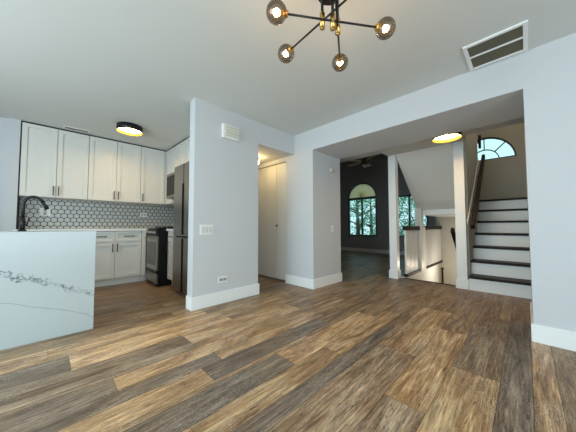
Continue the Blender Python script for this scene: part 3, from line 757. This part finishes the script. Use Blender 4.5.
# fridge, four doors
fr = thing('fridge', (1.63, 3.30, 0), 'tall dark stainless four door fridge behind the partition end', 'fridge')
fx = 1.29
MB().box(fx+0.062, KXW-0.004, 2.965, 3.635, 0.03, 1.80, bev=.006).build('body', 'steel', fr)
MB().box(fx+.08, KXW-.05, 2.98, 3.62, 0.0, .03).build('plinth', 'black', fr)
for (a0, a1) in ((3.313, 3.64), (2.96, 3.287)):
    for (z0, z1) in ((0.045, 0.793), (0.807, 1.81)):
        p = MB().box(fx, fx+0.06, a0, a1, z0, z1, bev=.008).build('door', 'steel', fr)
        ya = a0+0.004 if a0 > 3.3 else a1-0.004
MB().box(fx+0.006, fx+0.061, 3.2872, 3.3128, 0.045, 1.805).build('centre_gap', 'grip', fr)
MB().box(fx+0.03, fx+0.061, 2.965, 3.635, 0.793, 0.807).build('door_gap', 'enamel', fr)
for (z0, z1) in ((0.83, 1.53), (0.06, 0.78)):
    MB().box(fx-0.004, fx+0.004, 3.272, 3.328, z0, z1, bev=.001).build('grip', 'grip', fr)

# ------------------------------------------------------------------ lamps
def drum_lamp(c, r, zt, zb, label, group='drum ceiling lamps'):
    o = thing('ceiling_lamp', (c[0], c[1], zt), label, 'ceiling lamp', group)
    b = MB(); b.lathe([(r-0.006, zt), (r, zt), (r, zb), (r-0.004, zb), (r-0.004, zt)], (c[0], c[1], 0), 48); b.build('drum', 'black', o)
    b = MB(); b.lathe([(r-0.0005, zb-0.001), (r-0.0055, zb-0.001), (r-0.0055, zb+0.048)], (c[0], c[1], 0), 48); b.build('inner_ring', 'lampgold', o)
    b = MB(); b.lathe([(r-0.006, zb+0.046), (0.0, zb+0.046)], (c[0], c[1], 0), 48); b.build('diffuser', 'lampglow', o)
drum_lamp((0.825, 4.16), 0.165, H-0.0005, 2.355, 'black drum ceiling lamp glowing yellow inside on the kitchen ceiling')
drum_lamp((3.74, 0.72), 0.165, 2.2495, 2.115, 'black rimmed round ceiling lamp glowing in the foyer before the stairs')
o = thing('hall_lamp', (2.48, 3.25, HH), 'small yellow globe ceiling lamp in the narrow hall', 'ceiling lamp')
MB().cyl((2.48, 3.25, HH-0.0005), (2.48, 3.25, HH-0.035), 0.06, 0.045, n=24).build('cap', 'fan', o)
MB().sphere((2.48, 3.25, HH-0.085), 0.062, 'hallglobe', 24).build('globe', None, o)

# chandelier
ch = thing('chandelier', (1.12, 0.80, H), 'black and brass chandelier of crossed rods with smoked glass globes', 'chandelier')
CC = Vector((1.12, 0.795, 0))
MB().cyl((CC.x, CC.y, H-0.0005), (CC.x, CC.y, H-0.030), 0.075, 0.075, n=40).build('canopy', 'black', ch)
ZA = 2.10
bars = [  # rod position, end A, end B
    ((1.105, 0.742), (0.84, 0.923), (1.362, 0.549), 2.10),
    ((1.064, 0.784), (1.099, 1.112), None, 2.105),
    ((1.150, 0.738), (1.42, 0.895), None, 2.095),
]
MB().cyl((1.108, 0.760, H-0.03), (1.108, 0.760, 2.285), 0.012, n=16).cyl((1.108, 0.760, 2.305), (1.108, 0.760, 2.282), 0.075, n=40).build('hub_plate', 'black', ch)
for (rx, ry), A, B, za in bars:
    R_ = Vector((rx, ry, za)); A = Vector((A[0], A[1], za))
    if B is None: d = (R_-A).normalized(); B = A+d*0.64
    else: B = Vector((B[0], B[1], za))
    d = (B-A).normalized()
    rod = MB().cyl((rx, ry, 2.282), (rx, ry, za-0.03), 0.008, n=12).build('stem', 'black', ch)
    MB().cyl((rx, ry, za+0.045), (rx, ry, za-0.042), 0.015, n=20).cyl((rx, ry, za-0.042), (rx, ry, za-0.05), 0.013, 0.008, n=20).build('brass_sleeve', 'brass', rod)
    arm = MB().cyl(A+d*0.055, B-d*0.055, 0.0058, n=12).build('arm', 'black', ch)
    for E_, s in ((A, 1), (B, -1)):
        MB().cyl(E_+d*s*0.062, E_+d*s*0.038, 0.018, 0.021, n=20).cyl(E_+d*s*0.038, E_+d*s*0.018, 0.012, n=16).build('lamp_socket', 'brass', arm)
        MB().sphere(E_, 0.056, None, 28).build('glass_globe', 'smoke', ch)
        MB().sphere(E_, 0.019, None, 16).build('bulb', 'bulb', ch)

# return air grille
o = thing('return_air_grille', (2.61, 0.14, H), 'white framed return air grille with dusty filter on the ceiling', 'air grille')
gx0, gx1, gy0, gy1 = 2.408, 2.815, -0.055, 0.335; zz = H-0.0005; w = 0.028
b = MB(); b.box(gx0, gx1, gy0, gy0+w, zz-.014, zz, bev=.003); b.box(gx0, gx1, gy1-w, gy1, zz-.014, zz, bev=.003)
b.box(gx0, gx0+w, gy0+w, gy1-w, zz-.014, zz, bev=.003); b.box(gx1-w, gx1, gy0+w, gy1-w, zz-.014, zz, bev=.003); b.build('frame', 'trim', o)
xm = 2.60; MB().box(xm-.006, xm+.006, gy0+w, gy1-w, zz-.014, zz-.002).build('centre_bar', 'trim', o)
b = MB(); b.box(gx0+w, gx1-w, gy0+w+.08, gy1-w, zz-.003, zz-.001, 'filter'); b.box(gx0+w, gx1-w, gy0+w, gy0+w+.078, zz-.003, zz-.001, 'filter2'); b.build('filter', None, o)
b = MB(); n = 26
for k in range(n):
    x = gx0+w+(gx1-gx0-2*w)*(k+.5)/n
    if abs(x-xm) > .009: b.box(x-.0012, x+.0012, gy0+w, gy1-w, zz-.009, zz-.0035)
b.build('louvres', 'filter2', o)
# small supply register by the kitchen cabinets
o = thing('ceiling_register', (0.275, 4.87, H), 'narrow white supply register on the ceiling above the upper cabinets', 'air vent')
MB().box(0.12, 0.43, 4.80, 4.91, H-.010, H-.0005, bev=.003).build('frame', 'plate', o)
for y_ in (4.835, 4.872): MB().box(0.14, 0.41, y_-.009, y_+.009, H-.0125, H-.0102).build('slot', 'filter', o)

# ceiling fan in the far room
fn = thing('ceiling_fan', (6.6, 3.33, 3.5), 'dark ceiling fan hanging in the dim far room', 'ceiling fan')
fc_ = Vector((6.6, 3.33, 2.86))
MB().cyl((6.6, 3.33, 3.4995), (6.6, 3.33, 3.45), 0.07, 0.05, n=24).cyl((6.6, 3.33, 3.45), (6.6, 3.33, 2.92), 0.014).build('downrod', 'fan', fn)
MB().lathe([(0, 0.07), (0.07, 0.06), (0.12, 0.02), (0.12, -0.03), (0.06, -0.07), (0, -0.075)], fc_, 28).build('motor', 'fan', fn)
M['fanblade'] = mat('fan_blade_wood', (0.60, 0.55, 0.45), 0.5, bump=0.1)
for k in range(5):
    b = MB(); b.box(0.10, 0.20, -0.02, 0.02, -0.004, 0.004); b.box(0.18, 0.62, -0.06, 0.06, -0.004, 0.004, bev=.003)
    R = Matrix.Rotation(math.radians(72*k+10), 3, 'Z') @ Matrix.Rotation(math.radians(12), 3, 'X')
    for v in b.bm.verts: v.co = R @ v.co + fc_
    b.build('blade', 'fanblade', fn)
for k in range(3):
    a = math.radians(120*k+40); MB().sphere(fc_+Vector((0.07*math.cos(a), 0.07*math.sin(a), -0.12)), 0.045, None, 14).build('light_cup', 'plate', fn)

# ------------------------------------------------------------------ outside: ground and trees
MB().box(WX2+T, 30, -12, 24, -0.6, -0.5).build('ground', 'soil', kind='structure')
def tree(x, y, h, r, label, seed):
    rn = random.Random(seed)
    o = thing('garden_tree', (x, y, -0.5), label, 'tree', 'trees outside the far windows')
    b = MB(); b.tube([(x, y, -0.5), (x+.05, y+.03, h*0.4), (x-.02, y+.05, h*.9)], [0.13, 0.09, 0.03])
    for k in range(9):
        a = rn.uniform(0, 6.28); z = h*rn.uniform(.2, .8); b.tube([(x, y, z), (x+.5*r*math.cos(a), y+.5*r*math.sin(a), z+.3), (x+.9*r*math.cos(a), y+.9*r*math.sin(a), z+.7)], [.04, .025, .01], 6)
    b.build('trunk', 'bark', o)
    b = MB(); bm = b.bm
    cl = [(rn.uniform(-1, 1), rn.uniform(-1, 1), rn.uniform(-1, 1)) for _ in range(46)]
    for c in cl:
        c = Vector(c)
        if c.length > 1: c.normalize()
        c = Vector((x+c.x*r, y+c.y*r, h*0.55+c.z*h*0.55))
        for _ in range(60):
            p = c+Vector([rn.gauss(0, .17) for _ in range(3)])
            d1 = Vector([rn.uniform(-1, 1) for _ in range(3)]).normalized(); d2 = d1.orthogonal().normalized(); s = rn.uniform(.04, .08)
            bm.faces.new([bm.verts.new(q) for q in (p-d1*s, p+d2*s*.5, p+d1*s, p-d2*s*.5)])
    b.build('foliage', 'leaf', o)
tree(11.2, 6.1, 3.0, 1.3, 'leafy green tree nearest outside the arched window', 3)
tree(15.0, 7.2, 3.2, 1.3, 'leafy green tree outside the arched window, farther back', 4)
tree(11.5, 3.3, 2.6, 1.0, 'leafy tree seen above the stairwell railing', 5)
